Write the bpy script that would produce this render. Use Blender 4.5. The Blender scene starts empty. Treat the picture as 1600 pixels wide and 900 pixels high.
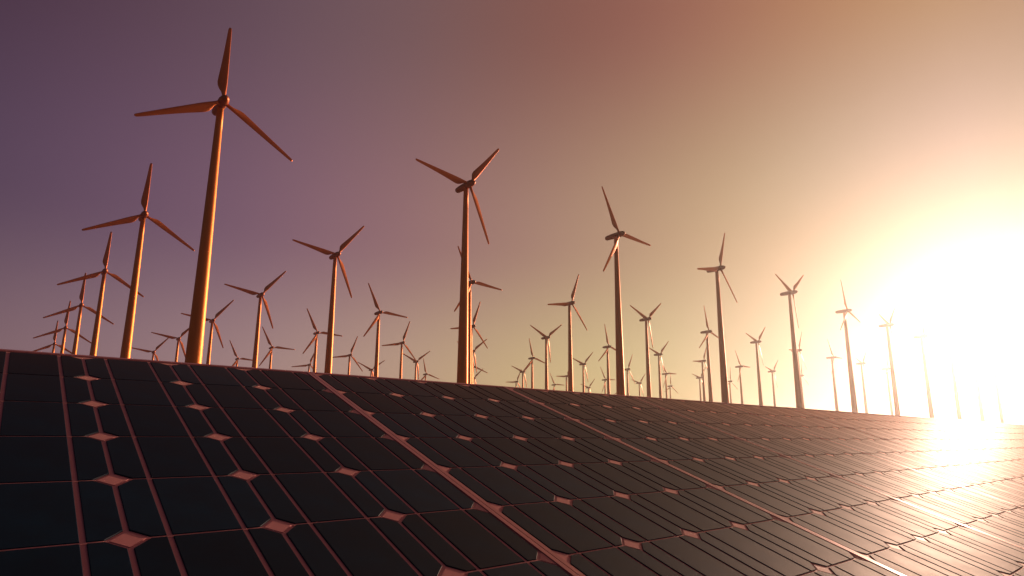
import bpy, bmesh, math, random
from math import radians as R, sin, cos, pi
from mathutils import Matrix, Vector

random.seed(7)
scene = bpy.context.scene
col = scene.collection

# ------------------------------------------------------------------ camera
CAM_Z = 1.40
cam_data = bpy.data.cameras.new('camera')
cam = bpy.data.objects.new('camera', cam_data)
col.objects.link(cam)
cam_data.sensor_width = 36.0
cam_data.lens = 945.763 * 36.0 / 1600.0
cam_data.shift_x = -13.8 / 1600.0           # the photograph is a crop: its optical axis lies below the middle
cam_data.shift_y = 47.7 / 1600.0
cam_data.clip_start = 0.02
cam_data.clip_end = 12000
pit = 0.1988486
Fw = Vector((0, cos(pit), sin(pit)))
Up = Vector((0, -sin(pit), cos(pit)))
Rt = Vector((1, 0, 0))
m3 = Matrix((Rt, Up, -Fw)).transposed()
cam.matrix_world = Matrix.Translation((0, 0, CAM_Z)) @ m3.to_4x4()
scene.camera = cam

# ------------------------------------------------------------------ light
SUN_AZ, SUN_EL = R(38.6), R(8.4)            # azimuth from +Y towards +X
SD = Vector((sin(SUN_AZ) * cos(SUN_EL), cos(SUN_AZ) * cos(SUN_EL), sin(SUN_EL)))

world = bpy.data.worlds.new("World")
scene.world = world
world.use_nodes = True
wt = world.node_tree
for n_ in list(wt.nodes):
    wt.nodes.remove(n_)


def wn(kind, **kw):
    n_ = wt.nodes.new(kind)
    for k_, v_ in kw.items():
        setattr(n_, k_, v_)
    return n_


def wmath(op, a, b=None, c=None):
    n_ = wn('ShaderNodeMath', operation=op)
    for i_, s in enumerate((a, b, c)):
        if s is None:
            continue
        if isinstance(s, (int, float)):
            n_.inputs[i_].default_value = s
        else:
            wt.links.new(s, n_.inputs[i_])
    return n_.outputs[0]


def lin(c):
    return tuple(((x / 255.0) / 12.92 if x <= 10 else (((x / 255.0) + 0.055) / 1.055) ** 2.4) for x in c)


out = wn('ShaderNodeOutputWorld')
sky = wn('ShaderNodeTexSky', sky_type='NISHITA', sun_disc=False)
sky.sun_elevation = SUN_EL
sky.sun_rotation = SUN_AZ
sky.air_density = 1.0
sky.dust_density = 3.0
sky.ozone_density = 1.0
bg1 = wn('ShaderNodeBackground')
bg1.inputs[1].default_value = 0.05
tintn = wn('ShaderNodeMix', data_type='RGBA', blend_type='MULTIPLY')
tintn.inputs[0].default_value = 1.0
tintn.inputs[7].default_value = (0.36, 0.29, 0.30, 1)     # dust-laden evening air
wt.links.new(sky.outputs[0], tintn.inputs[6])
wt.links.new(tintn.outputs[2], bg1.inputs[0])

# evening glow by true direction: distance from the sun in azimuth and elevation
tc = wn('ShaderNodeTexCoord')
sep = wn('ShaderNodeSeparateXYZ')
wt.links.new(tc.outputs['Generated'], sep.inputs[0])
X, Y, Z = sep.outputs
az = wmath('ARCTAN2', X, Y)
daz = wmath('SUBTRACT', az, SUN_AZ)
daz = wmath('ABSOLUTE', wmath('WRAP', daz, pi, -pi))
daz = wmath('MULTIPLY', daz, 180 / pi)
elv = wmath('MULTIPLY', wmath('ARCSINE', Z), 180 / pi)
dele = wmath('SUBTRACT', elv, math.degrees(SUN_EL))
# three bands of elevation, each a smooth ramp over the angle from the sun's azimuth
EL = (4.0, 19.0, 38.0)
AZK = (0, 9, 18, 27, 38, 50, 65, 85, 120)
BANDS = [[(0.3645, 0.3053, 0.2956), (0.3680, 0.3219, 0.2698), (0.3800, 0.3504, 0.2286), (0.4284, 0.3797, 0.1634), (0.4633, 0.3389, 0.1529), (0.4211, 0.2683, 0.1910), (0.3055, 0.1819, 0.2014), (0.1602, 0.0833, 0.1146), (0.0108, 0.0020, 0.0093)],
         [(0.4213, 0.3149, 0.2800), (0.3651, 0.2887, 0.1984), (0.3580, 0.2423, 0.1182), (0.3452, 0.2058, 0.1101), (0.2938, 0.1509, 0.1057), (0.2496, 0.1136, 0.1177), (0.1615, 0.0763, 0.1241), (0.0578, 0.0250, 0.0588), (0.0020, 0.0020, 0.0020)],
         [(0.4300, 0.2150, 0.0700), (0.3750, 0.1560, 0.0600), (0.2950, 0.1080, 0.0540), (0.2300, 0.0740, 0.0440), (0.1877, 0.0675, 0.0440), (0.1573, 0.0774, 0.0746), (0.1122, 0.0571, 0.0786), (0.0403, 0.0054, 0.0187), (0.0020, 0.0020, 0.0020)]]  #BANDS
asc = wmath('DIVIDE', daz, float(AZK[-1]))
cols = []
for band in BANDS:
    rp = wn('ShaderNodeValToRGB')
    el_ = rp.color_ramp.elements
    el_[0].position, el_[1].position = 0, 1
    for a_ in AZK[1:-1]:
        el_.new(a_ / AZK[-1])
    for e_, a_, c_ in zip(el_, AZK, band):
        e_.position = a_ / AZK[-1]
        e_.color = (*c_, 1)
    rp.color_ramp.interpolation = 'B_SPLINE'
    wt.links.new(asc, rp.inputs[0])
    cols.append(rp.outputs[0])


def blend(lo, hi, ca, cb):
    mr = wn('ShaderNodeMapRange', interpolation_type='SMOOTHSTEP')
    mr.inputs[1].default_value = lo
    mr.inputs[2].default_value = hi
    wt.links.new(elv, mr.inputs[0])
    mx = wn('ShaderNodeMix', data_type='RGBA')
    wt.links.new(mr.outputs[0], mx.inputs[0])
    wt.links.new(ca, mx.inputs[6])
    wt.links.new(cb, mx.inputs[7])
    return mx.outputs[2]


mx1 = blend(EL[0], EL[1], cols[0], cols[1])
mx2 = blend(EL[1], EL[2], mx1, cols[2])
rgbd = wn('ShaderNodeRGB')                   # dusk colour overhead
rgbd.outputs[0].default_value = (0.012, 0.007, 0.014, 1)
addc = wn('ShaderNodeVectorMath', operation='ADD')          # high sky falls off into dusk
wt.links.new(blend(40.0, 85.0, mx2, rgbd.outputs[0]), addc.inputs[0])
addc.inputs[1].default_value = (0, 0, 0)
bg2 = wn('ShaderNodeBackground')
bg2.inputs[1].default_value = 1.0
wt.links.new(addc.outputs[0], bg2.inputs[0])
adds = wn('ShaderNodeAddShader')
wt.links.new(bg1.outputs[0], adds.inputs[0])
wt.links.new(bg2.outputs[0], adds.inputs[1])
wt.links.new(adds.outputs[0], out.inputs[0])

sun_d = bpy.data.lights.new('sun', 'SUN')
sun_d.energy = 5.0
sun_d.angle = R(0.5)
sun_d.color = (1.0, 0.63, 0.45)
sun = bpy.data.objects.new('sun', sun_d)
col.objects.link(sun)
sun.location = (40, 50, 60)
sun.rotation_euler = SD.to_track_quat('Z', 'Y').to_euler()

scene.view_settings.view_transform = 'Standard'
scene.view_settings.look = 'None'
scene.view_settings.exposure = 0.0
scene.view_settings.gamma = 1.0
scene.view_settings.use_curve_mapping = False
scene.cycles.max_bounces = 6
scene.cycles.volume_bounces = 0
scene.cycles.use_denoising = True


# ------------------------------------------------------------------ materials
def mat(name, base, rough=0.5, metal=0.0, spec=0.5, noise=None, bump=None, ior=1.45, rough_var=0.0):
    m = bpy.data.materials.new(name)
    m.use_nodes = True
    nt = m.node_tree
    b = nt.nodes['Principled BSDF']
    b.inputs['Base Color'].default_value = (*base, 1)
    b.inputs['Roughness'].default_value = rough
    b.inputs['Metallic'].default_value = metal
    b.inputs['Specular IOR Level'].default_value = spec
    b.inputs['IOR'].default_value = ior
    if noise:
        sc_, lo, hi, stretch = noise
        t = nt.nodes.new('ShaderNodeTexCoord')
        mp = nt.nodes.new('ShaderNodeMapping')
        mp.inputs['Scale'].default_value = stretch
        nz = nt.nodes.new('ShaderNodeTexNoise')
        nz.inputs['Scale'].default_value = sc_
        nz.inputs['Detail'].default_value = 6
        nz.inputs['Roughness'].default_value = 0.6
        nt.links.new(t.outputs['Object'], mp.inputs[0])
        nt.links.new(mp.outputs[0], nz.inputs['Vector'])
        mr = nt.nodes.new('ShaderNodeMapRange')
        mr.inputs[1].default_value = 0.3
        mr.inputs[2].default_value = 0.7
        mr.inputs[3].default_value = lo
        mr.inputs[4].default_value = hi
        nt.links.new(nz.outputs[0], mr.inputs[0])
        sc2 = nt.nodes.new('ShaderNodeVectorMath')
        sc2.operation = 'SCALE'
        sc2.inputs[0].default_value = base
        nt.links.new(mr.outputs[0], sc2.inputs['Scale'])
        nt.links.new(sc2.outputs[0], b.inputs['Base Color'])
        if rough_var:
            m2 = nt.nodes.new('ShaderNodeMapRange')
            m2.inputs[1].default_value = 0.3
            m2.inputs[2].default_value = 0.7
            m2.inputs[3].default_value = rough - rough_var
            m2.inputs[4].default_value = rough + rough_var
            nt.links.new(nz.outputs[0], m2.inputs[0])
            nt.links.new(m2.outputs[0], b.inputs['Roughness'])
        if bump:
            bp = nt.nodes.new('ShaderNodeBump')
            bp.inputs['Strength'].default_value = bump
            bp.inputs['Distance'].default_value = 0.3
            nt.links.new(nz.outputs[0], bp.inputs['Height'])
            nt.links.new(bp.outputs[0], b.inputs['Normal'])
    return m


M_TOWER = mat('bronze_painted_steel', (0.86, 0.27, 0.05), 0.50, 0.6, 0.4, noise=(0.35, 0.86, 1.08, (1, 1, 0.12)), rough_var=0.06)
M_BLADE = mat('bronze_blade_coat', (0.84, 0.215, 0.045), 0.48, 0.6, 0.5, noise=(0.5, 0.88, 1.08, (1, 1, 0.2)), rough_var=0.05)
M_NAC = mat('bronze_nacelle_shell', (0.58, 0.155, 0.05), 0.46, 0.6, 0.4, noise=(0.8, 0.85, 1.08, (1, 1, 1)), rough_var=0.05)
M_CELL = mat('solar_cell_silicon', (0.001, 0.022, 0.042), 0.60, 0.0, 0.5, noise=(14.0, 0.7, 1.3, (1, 1, 1)), ior=1.24, rough_var=0.03)
b_ = M_CELL.node_tree.nodes['Principled BSDF']        # sun-glare wash put into the cells' warm sheen and specular tint
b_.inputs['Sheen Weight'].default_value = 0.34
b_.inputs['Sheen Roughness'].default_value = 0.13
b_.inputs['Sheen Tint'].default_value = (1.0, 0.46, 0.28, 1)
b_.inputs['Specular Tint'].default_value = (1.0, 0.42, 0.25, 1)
nt_ = M_CELL.node_tree                        # cells differ slightly in tone
oi_ = nt_.nodes.new('ShaderNodeObjectInfo')
mr_ = nt_.nodes.new('ShaderNodeMapRange')
mr_.inputs[3].default_value = 0.75
mr_.inputs[4].default_value = 1.25
nt_.links.new(oi_.outputs['Random'], mr_.inputs[0])
vs_ = nt_.nodes.new('ShaderNodeVectorMath')
vs_.operation = 'SCALE'
nt_.links.new(b_.inputs['Base Color'].links[0].from_socket, vs_.inputs[0])
nt_.links.new(mr_.outputs[0], vs_.inputs['Scale'])
nt_.links.new(vs_.outputs[0], b_.inputs['Base Color'])
M_BACK = mat('pink_white_backsheet', (0.70, 0.27, 0.27), 0.55, 0.0, 0.3, noise=(30.0, 0.92, 1.05, (1, 1, 1)))
b_ = M_BACK.node_tree.nodes['Principled BSDF']
b_.inputs['Sheen Weight'].default_value = 0.3
b_.inputs['Sheen Roughness'].default_value = 0.3
b_.inputs['Sheen Tint'].default_value = (1.0, 0.6, 0.42, 1)
M_FRAME = mat('anodised_frame', (0.62, 0.25, 0.24), 0.42, 0.2, 0.5, noise=(60.0, 0.86, 1.1, (1, 0.06, 1)), rough_var=0.06)
M_STEEL = mat('galvanised_steel', (0.35, 0.33, 0.32), 0.5, 0.7, 0.5, noise=(20.0, 0.8, 1.1, (1, 1, 1)))
M_SOIL = mat('dry_soil', (0.22, 0.13, 0.075), 0.95, 0.0, 0.1, noise=(0.6, 0.6, 1.25, (1, 1, 1)), bump=0.6)


def tag(o, label=None, cat=None, group=None, kind=None):
    if label:
        o['label'] = label
    if cat:
        o['category'] = cat
    if group:
        o['group'] = group
    if kind:
        o['kind'] = kind
    return o


def link(name, data, parent=None):
    o = bpy.data.objects.new(name, data)
    col.objects.link(o)
    if parent is not None:
        o.parent = parent
    return o


def mesh_from(name, bm, m, smooth=False):
    bmesh.ops.recalc_face_normals(bm, faces=bm.faces[:])
    me = bpy.data.meshes.new(name)
    bm.to_mesh(me)
    bm.free()
    me.materials.append(m)
    if smooth:
        for p in me.polygons:
            p.use_smooth = True
    return me


def loft(bm, rings, cap=True):
    vs = [[bm.verts.new(p) for p in r] for r in rings]
    n_ = len(vs[0])
    for a_, b_ in zip(vs, vs[1:]):
        for i_ in range(n_):
            bm.faces.new((a_[i_], a_[(i_ + 1) % n_], b_[(i_ + 1) % n_], b_[i_]))
    if cap:
        bm.faces.new(list(reversed(vs[0])))
        bm.faces.new(vs[-1])


def box(bm, x0, x1, y0, y1, z0, z1, bev=0.0):
    if bev:
        pts = [(x0, y0), (x1, y0), (x1, y1), (x0, y1)]
        ins = [(x0 + bev, y0 + bev), (x1 - bev, y0 + bev), (x1 - bev, y1 - bev), (x0 + bev, y1 - bev)]
        loft(bm, [[(x, y, z0) for x, y in pts], [(x, y, z1 - bev) for x, y in pts], [(x, y, z1) for x, y in ins]])
    else:
        pts = [(x0, y0), (x1, y0), (x1, y1), (x0, y1)]
        loft(bm, [[(x, y, z0) for x, y in pts], [(x, y, z1) for x, y in pts]])


# ------------------------------------------------------------------ common axes
TH = 0.7127815
U = Vector((-sin(TH), cos(TH), 0))         # depth of the wind farm
V = Vector((cos(TH), sin(TH), 0))          # along the panel row

# ------------------------------------------------------------------ ground
bm = bmesh.new()
GS = 3000.0
xs = sorted(set([-GS, -1800, -900, -400, -150, -60, -25, -10, -4, 0, 4, 10, 25, 60, 150, 400, 900, 1800, GS]))
grid = [[bm.verts.new((x, y, 0.0)) for y in xs] for x in xs]
for a_ in range(len(xs) - 1):
    for b_ in range(len(xs) - 1):
        bm.faces.new((grid[a_][b_], grid[a_ + 1][b_], grid[a_ + 1][b_ + 1], grid[a_][b_ + 1]))
g = link('ground', mesh_from('ground', bm, M_SOIL))
tag(g, kind='structure')

# ------------------------------------------------------------------ wind turbines
H = 100.0
HUB = H + CAM_Z
AX = 2.4                                    # rotor plane ahead of the tower axis
NS = 28


def circ(cx, cy, cz, r, n_=NS, axis='z', sq=1.0):
    o = []
    for i_ in range(n_):
        t_ = 2 * pi * i_ / n_
        if axis == 'z':
            o.append((cx + r * cos(t_), cy + r * sin(t_), cz))
        else:
            o.append((cx + r * cos(t_), cy, cz + sq * r * sin(t_)))
    return o


def tower_mesh():
    bm = bmesh.new()
    rings = []
    top = HUB - 1.1
    for k_ in range(13):
        z = top * k_ / 12
        d = 4.90 - (4.90 - 1.85) * (z / top)
        rings.append(circ(0, 0, z, d / 2, 36))
    rings.append(circ(0, 0, top + 0.02, 1.08, 36))
    rings.append(circ(0, 0, top + 0.45, 1.08, 36))
    loft(bm, rings)
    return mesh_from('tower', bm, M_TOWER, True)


def nacelle_mesh():
    bm = bmesh.new()
    prof = [(-1.35, 1.05), (-1.25, 1.28), (-0.6, 1.42), (1.5, 1.46), (3.5, 1.42), (6.0, 1.27), (7.3, 1.12), (7.75, .88), (7.95, .45)]
    loft(bm, [circ(0, y - AX + 1.0, HUB, r, 24, 'y', 0.97) for y, r in prof])
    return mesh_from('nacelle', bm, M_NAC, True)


def hub_mesh():
    bm = bmesh.new()
    prof = [(1.15, 1.0), (1.05, 1.32), (.5, 1.45), (-.3, 1.45), (-1.2, 1.36), (-2.2, 1.15), (-2.9, .82), (-3.3, .42), (-3.42, .12)]
    loft(bm, [circ(0, y, 0, r, 24, 'y') for y, r in prof])
    return mesh_from('hub', bm, M_NAC, True)


L = 25.0


def blade_mesh():
    bm = bmesh.new()
    # r, chord, thickness, leading edge x, twist
    st = [(0.8, 1.10, 1.10, .55, 0), (2.2, 1.10, 1.08, .55, 0), (3.0, 1.35, 1.02, .56, 16), (4.0, 2.05, .86, .60, 17),
          (5.0, 2.55, .74, .63, 16), (6.2, 2.72, .66, .65, 15), (8, 2.55, .58, .64, 13), (11, 2.20, .47, .60, 10),
          (14, 1.90, .39, .56, 8), (17, 1.62, .32, .52, 6), (20, 1.36, .26, .47, 4), (22.6, 1.15, .21, .43, 3),
          (24.0, 1.00, .17, .39, 2), (24.7, .84, .13, .34, 2), (L, .45, .07, .16, 2)]
    rings = []
    nn = 18
    for r, c, th, le, tw in st:
        k = min(1.0, max(0.0, (r - 2.2) / 2.8))       # round root -> airfoil
        ring = []
        for i_ in range(nn):
            a_ = 2 * pi * i_ / nn
            ex = cos(a_)
            ey = sin(a_)
            s = (1 - ex) / 2                          # 0 at leading edge
            ty = ey * (1 - k) + k * math.copysign(1, ey if abs(ey) > 1e-6 else 1) * (abs(ey) > 1e-6) * \
                (1.9 * (math.sqrt(max(s, 0)) * (1 - s) ** 1.1) * 1.05)
            x = le - c * s
            y = ty * th / 2
            t_ = -R(tw)
            ring.append((x * cos(t_) - y * sin(t_), x * sin(t_) + y * cos(t_), r))
        rings.append(ring)
    loft(bm, rings)
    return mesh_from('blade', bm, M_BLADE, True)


ME_T, ME_N, ME_H, ME_B = tower_mesh(), nacelle_mesh(), hub_mesh(), blade_mesh()


def make_turbine():
    root = bpy.data.objects.new('wind_turbine', None)
    col.objects.link(root)
    link('tower', ME_T, root)
    link('nacelle', ME_N, root)
    h_ = link('hub', ME_H, root)
    h_.location = (0, -AX, HUB)
    for k_ in range(3):
        b_ = link('blade', ME_B, root)
        b_.location = (0, -AX, HUB)
        b_['k'] = k_
    return root


ORD = ['first', 'second', 'third', 'fourth', 'fifth', 'sixth', 'seventh', 'eighth', 'ninth', 'tenth', 'eleventh', 'twelfth',
       'thirteenth', 'fourteenth', 'fifteenth', 'sixteenth', 'seventeenth', 'eighteenth', 'nineteenth', 'twentieth', 'twenty-first',
       'twenty-second', 'twenty-third', 'twenty-fourth', 'twenty-fifth', 'twenty-sixth', 'twenty-seventh', 'twenty-eighth',
       'twenty-ninth', 'thirtieth']
PH = [90.2, 53.5, 118.8, 71.5, 39.0, 105.0, 45.0, 65.0, 122.0, 48.0, 88.0]
POSE = ['one blade straight up', 'blades in a wide V', 'top blade leaning left', 'top blade leaning slightly right',
        'blades in a narrow V', 'top blade leaning slightly left', 'blades in a V', 'top blade leaning right',
        'top blade leaning left', 'blades in a V', 'one blade upright']
P0 = Vector((-0.89590 * H, 1.65695 * H, 0))
DA, DB = 1.22789 * H, 0.91467 * H
proto = make_turbine()


def copy_tree(o):
    c = o.copy()
    col.objects.link(c)
    for ch in o.children:
        d = ch.copy()
        col.objects.link(d)
        d.parent = c
    return c


srcs = list(proto.children)
first = True
for j in range(11):
    for i in range(6):
        t = proto if first else copy_tree(proto)
        first = False
        p = P0 + U * (DA * i + AX) + V * (DB * j)
        t.location = (p.x, p.y, 0)
        t.rotation_euler = (0, 0, TH)
        ph = PH[j] + (random.uniform(-1.5, 1.5) if i else 0)
        for ch in t.children:
            if ch.name.startswith('blade'):
                ch.rotation_euler = (0, R(90 - ph - 120 * ch['k']), 0)
        if i == 0 and j == 0:
            lab = 'nearest and largest bronze wind turbine at the left, one blade straight up'
        elif i == 0:
            lab = f'front turbine of {ORD[j]} receding line from left, {POSE[j]}'
        else:
            lab = f'{ORD[i]} turbine back in {ORD[j]} receding line from left, {POSE[j]}'
        tag(t, lab, 'wind turbine', 'wind turbines standing in rows behind the solar panels')
for o in bpy.data.objects:
    if 'k' in o.keys():
        del o['k']

# ------------------------------------------------------------------ solar panels
K = 0.36                                    # metres per unit of camera distance from the panel plane
e = R(20.0)
C_ = U * cos(e) + Vector((0, 0, sin(e)))
N_ = V.cross(C_)
MS = Matrix((V, C_, N_)).transposed().to_4x4()
O_ = Vector((0, 0, CAM_Z)) - N_ * K         # foot of the camera on the back sheet plane

PIT = 0.4305 * K
PITR = 0.4335 * K
GAP = 0.0165 * K
GAPR = 0.011 * K
TS = 0.0045 * K                             # relief of the cells over the sheet
CH = 0.050 * K
RAIL = 0.0235 * K
MOD = 1.775 * K
NR, NC = 10, 4
MARG = 0.037 * K
Y0 = (4.085 - 0.4335 * NR) * K
Y1 = 4.085 * K
BV = 0.0012 * K


def strip_poly(bm, x0, x1, y0, y1, cl, cr):
    """raised strip; cl / cr: chamfer the left / right corners"""
    q = []
    q += [(x0 + CH, y0), (x0, y0 + CH)][::-1] if cl else [(x0, y0)]
    # walk counter-clockwise from bottom-left
    q = ([(x0, y0 + CH), (x0 + CH, y0)] if cl else [(x0, y0)])
    q += ([(x1 - CH, y0), (x1, y0 + CH)] if cr else [(x1, y0)])
    q += ([(x1, y1 - CH), (x1 - CH, y1)] if cr else [(x1, y1)])
    q += ([(x0 + CH, y1), (x0, y1 - CH)] if cl else [(x0, y1)])
    cx, cy = (x0 + x1) / 2, (y0 + y1) / 2
    ins = [(cx + (x - cx) * (1 - BV / (abs(x1 - x0) / 2)), cy + (y - cy) * (1 - BV / (abs(y1 - y0) / 2))) for x, y in q]
    loft(bm, [[(x, y, -0.0003) for x, y in q], [(x, y, TS - BV) for x, y in q], [(x, y, TS) for x, y in ins]])


def cell_bm(bm, ox=0.0, oy=0.0):
    w = PIT
    a = w / 4
    hg = GAP / 2
    hr = GAPR / 2
    strip_poly(bm, ox + hg, ox + a - hg, oy + hr, oy + PITR - hr, True, False)
    strip_poly(bm, ox + a + hg, ox + 3 * a - hg, oy + hr, oy + PITR - hr, False, False)
    strip_poly(bm, ox + 3 * a + hg, ox + w - hg, oy + hr, oy + PITR - hr, False, True)


bm = bmesh.new()
cell_bm(bm)
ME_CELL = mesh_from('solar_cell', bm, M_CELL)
bm = bmesh.new()
for r_ in range(NR):
    for c_ in range(NC):
        cell_bm(bm, c_ * PIT, r_ * PITR)
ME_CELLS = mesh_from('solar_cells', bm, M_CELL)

XL, XR = 0.0005, MOD - 0.0005               # module outline
YB, YT = Y0 - MARG * 0.5 - RAIL, Y1 + 0.010 * K + RAIL + 0.012 * K
bm = bmesh.new()
box(bm, XL + RAIL * .5, XR - RAIL * .5, YB + RAIL * .5, YT - RAIL * .5, -0.004, 0.0)
for r_ in range(1, NR):                      # thin cross ribbons between cell rows, added so the shaded gaps stay bright
    yy = Y0 + r_ * PITR
    xx = 0.0265 * K
    for c_ in range(NC):
        box(bm, xx + c_ * PIT + CH * .9, xx + (c_ + 1) * PIT - CH * .9, yy - GAPR * .42, yy + GAPR * .42, 0.0001, TS * .35)
    for c_ in range(NC + 1):                 # pad added where four chamfered corners meet, lifting the sheet out of shade
        cx = xx + c_ * PIT
        q = CH * .93
        a0 = q if 0 < c_ else 0.0
        a1 = q if c_ < NC else 0.0
        pts = [(cx - a0, yy), (cx, yy - q), (cx + a1, yy), (cx, yy + q)]
        pts = [p_ for n_, p_ in enumerate(pts) if not (n_ == 0 and a0 == 0) and not (n_ == 2 and a1 == 0)]
        loft(bm, [[(x, y, 0.0002) for x, y in pts], [(x, y, TS * .5) for x, y in pts]])
ME_SHEET = mesh_from('backsheet', bm, M_BACK)
bm = bmesh.new()
ZT = TS + 0.0012 * K
RT = RAIL * 1.25                            # top rail a little wider
box(bm, XL, XL + RAIL, YB, YT, -0.032, ZT, 0.0004)
box(bm, XR - RAIL, XR, YB, YT, -0.032, ZT, 0.0004)
box(bm, XL + RAIL, XR - RAIL, YT - RT, YT - 0.0001, -0.032, ZT - 0.0001, 0.0004)
box(bm, XL + RAIL, XR - RAIL, YB + 0.0001, YB + RAIL, -0.032, ZT - 0.0001, 0.0004)
ME_FRAME = mesh_from('frame', bm, M_FRAME)
bm = bmesh.new()
box(bm, MOD / 2 - .055, MOD / 2 + .055, Y1 - .20, Y1 - .11, -0.026, -0.0045)
ME_JB = mesh_from('junction_box', bm, mat('black_plastic', (0.02, 0.02, 0.02), 0.6))

KMIN, KMAX = -6, 30
for k in range(KMIN, KMAX):
    root = bpy.data.objects.new('solar_panel', None)
    col.objects.link(root)
    jz = random.uniform(-0.0004, 0.0004)
    p = O_ + V * ((-0.11 + 1.775 * k) * K) + C_ * YB + N_ * jz
    root.matrix_world = Matrix.Translation(p) @ MS
    parts = [link('frame', ME_FRAME, root), link('backsheet', ME_SHEET, root), link('junction_box', ME_JB, root)]
    for q in parts:
        q.location = (0, -YB, 0)
    x0 = 0.0265 * K
    if k < 9:
        for r_ in range(NR):
            for c_ in range(NC):
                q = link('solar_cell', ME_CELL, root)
                q.location = (x0 + c_ * PIT, Y0 + r_ * PITR - YB, random.uniform(-.00006, .00006))
    else:
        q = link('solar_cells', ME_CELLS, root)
        q.location = (x0, Y0 - YB, 0)
    if k < 0:
        lab = f'{ORD[-k - 1]} solar panel past the left end of those in frame'
    elif k == 0:
        lab = 'nearest dark blue solar panel at the left edge, with pink grid lines'
    elif k < 11:
        lab = f'{ORD[k]} dark solar panel from the left along the row'
    else:
        lab = f'{ORD[k]} solar panel from the left, far along the row in the glare'
    tag(root, lab, 'solar panel', 'solar panels mounted side by side in one long row')

# supports under the row
xa, xb = (-0.11 + 1.775 * KMIN) * K, (-0.11 + 1.775 * KMAX) * K
rack = bpy.data.objects.new('mounting_rack', None)
col.objects.link(rack)
bp_ = O_ + V * xa
rack.location = (bp_.x, bp_.y, 0)
rack.rotation_euler = (0, 0, TH)
tag(rack, 'galvanised steel rack that carries the row of solar panels', 'mounting rack')
base_z = O_.z
for yy in (YB + .25, YT - .25):
    bm = bmesh.new()
    hx, hz = yy * cos(e), yy * sin(e)
    off = 0.052
    cy_, cz_ = hx + off * sin(e), base_z + hz - off * cos(e)
    box(bm, 0, xb - xa, cy_ - .02, cy_ + .02, cz_ - .02, cz_ + .0195)
    link('rail', mesh_from('rail', bm, M_STEEL), rack)
    n_p = 9
    for q_ in range(n_p):
        bm = bmesh.new()
        px = 0.3 + (xb - xa - .6) * q_ / (n_p - 1)
        box(bm, px - .03, px + .03, cy_ - .018, cy_ + .018, -0.1, cz_ - .0205)
        link('post', mesh_from('post', bm, M_STEEL), rack)

# ------------------------------------------------------------------ haze
bm = bmesh.new()
box(bm, -GS - 60, GS + 60, -GS - 60, GS + 60, -1.0, 132.0)
hm = bpy.data.materials.new('haze')
hm.use_nodes = True
nt = hm.node_tree
nt.nodes.clear()
mo = nt.nodes.new('ShaderNodeOutputMaterial')
pv = nt.nodes.new('ShaderNodeVolumePrincipled')
pv.inputs['Color'].default_value = (0.97, 0.95, 0.92, 1)
pv.inputs['Density'].default_value = 0.00015
pv.inputs['Anisotropy'].default_value = 0.85
nt.links.new(pv.outputs[0], mo.inputs['Volume'])
me = mesh_from('haze', bm, hm)
hz_o = link('haze', me)
tag(hz_o, kind='stuff')
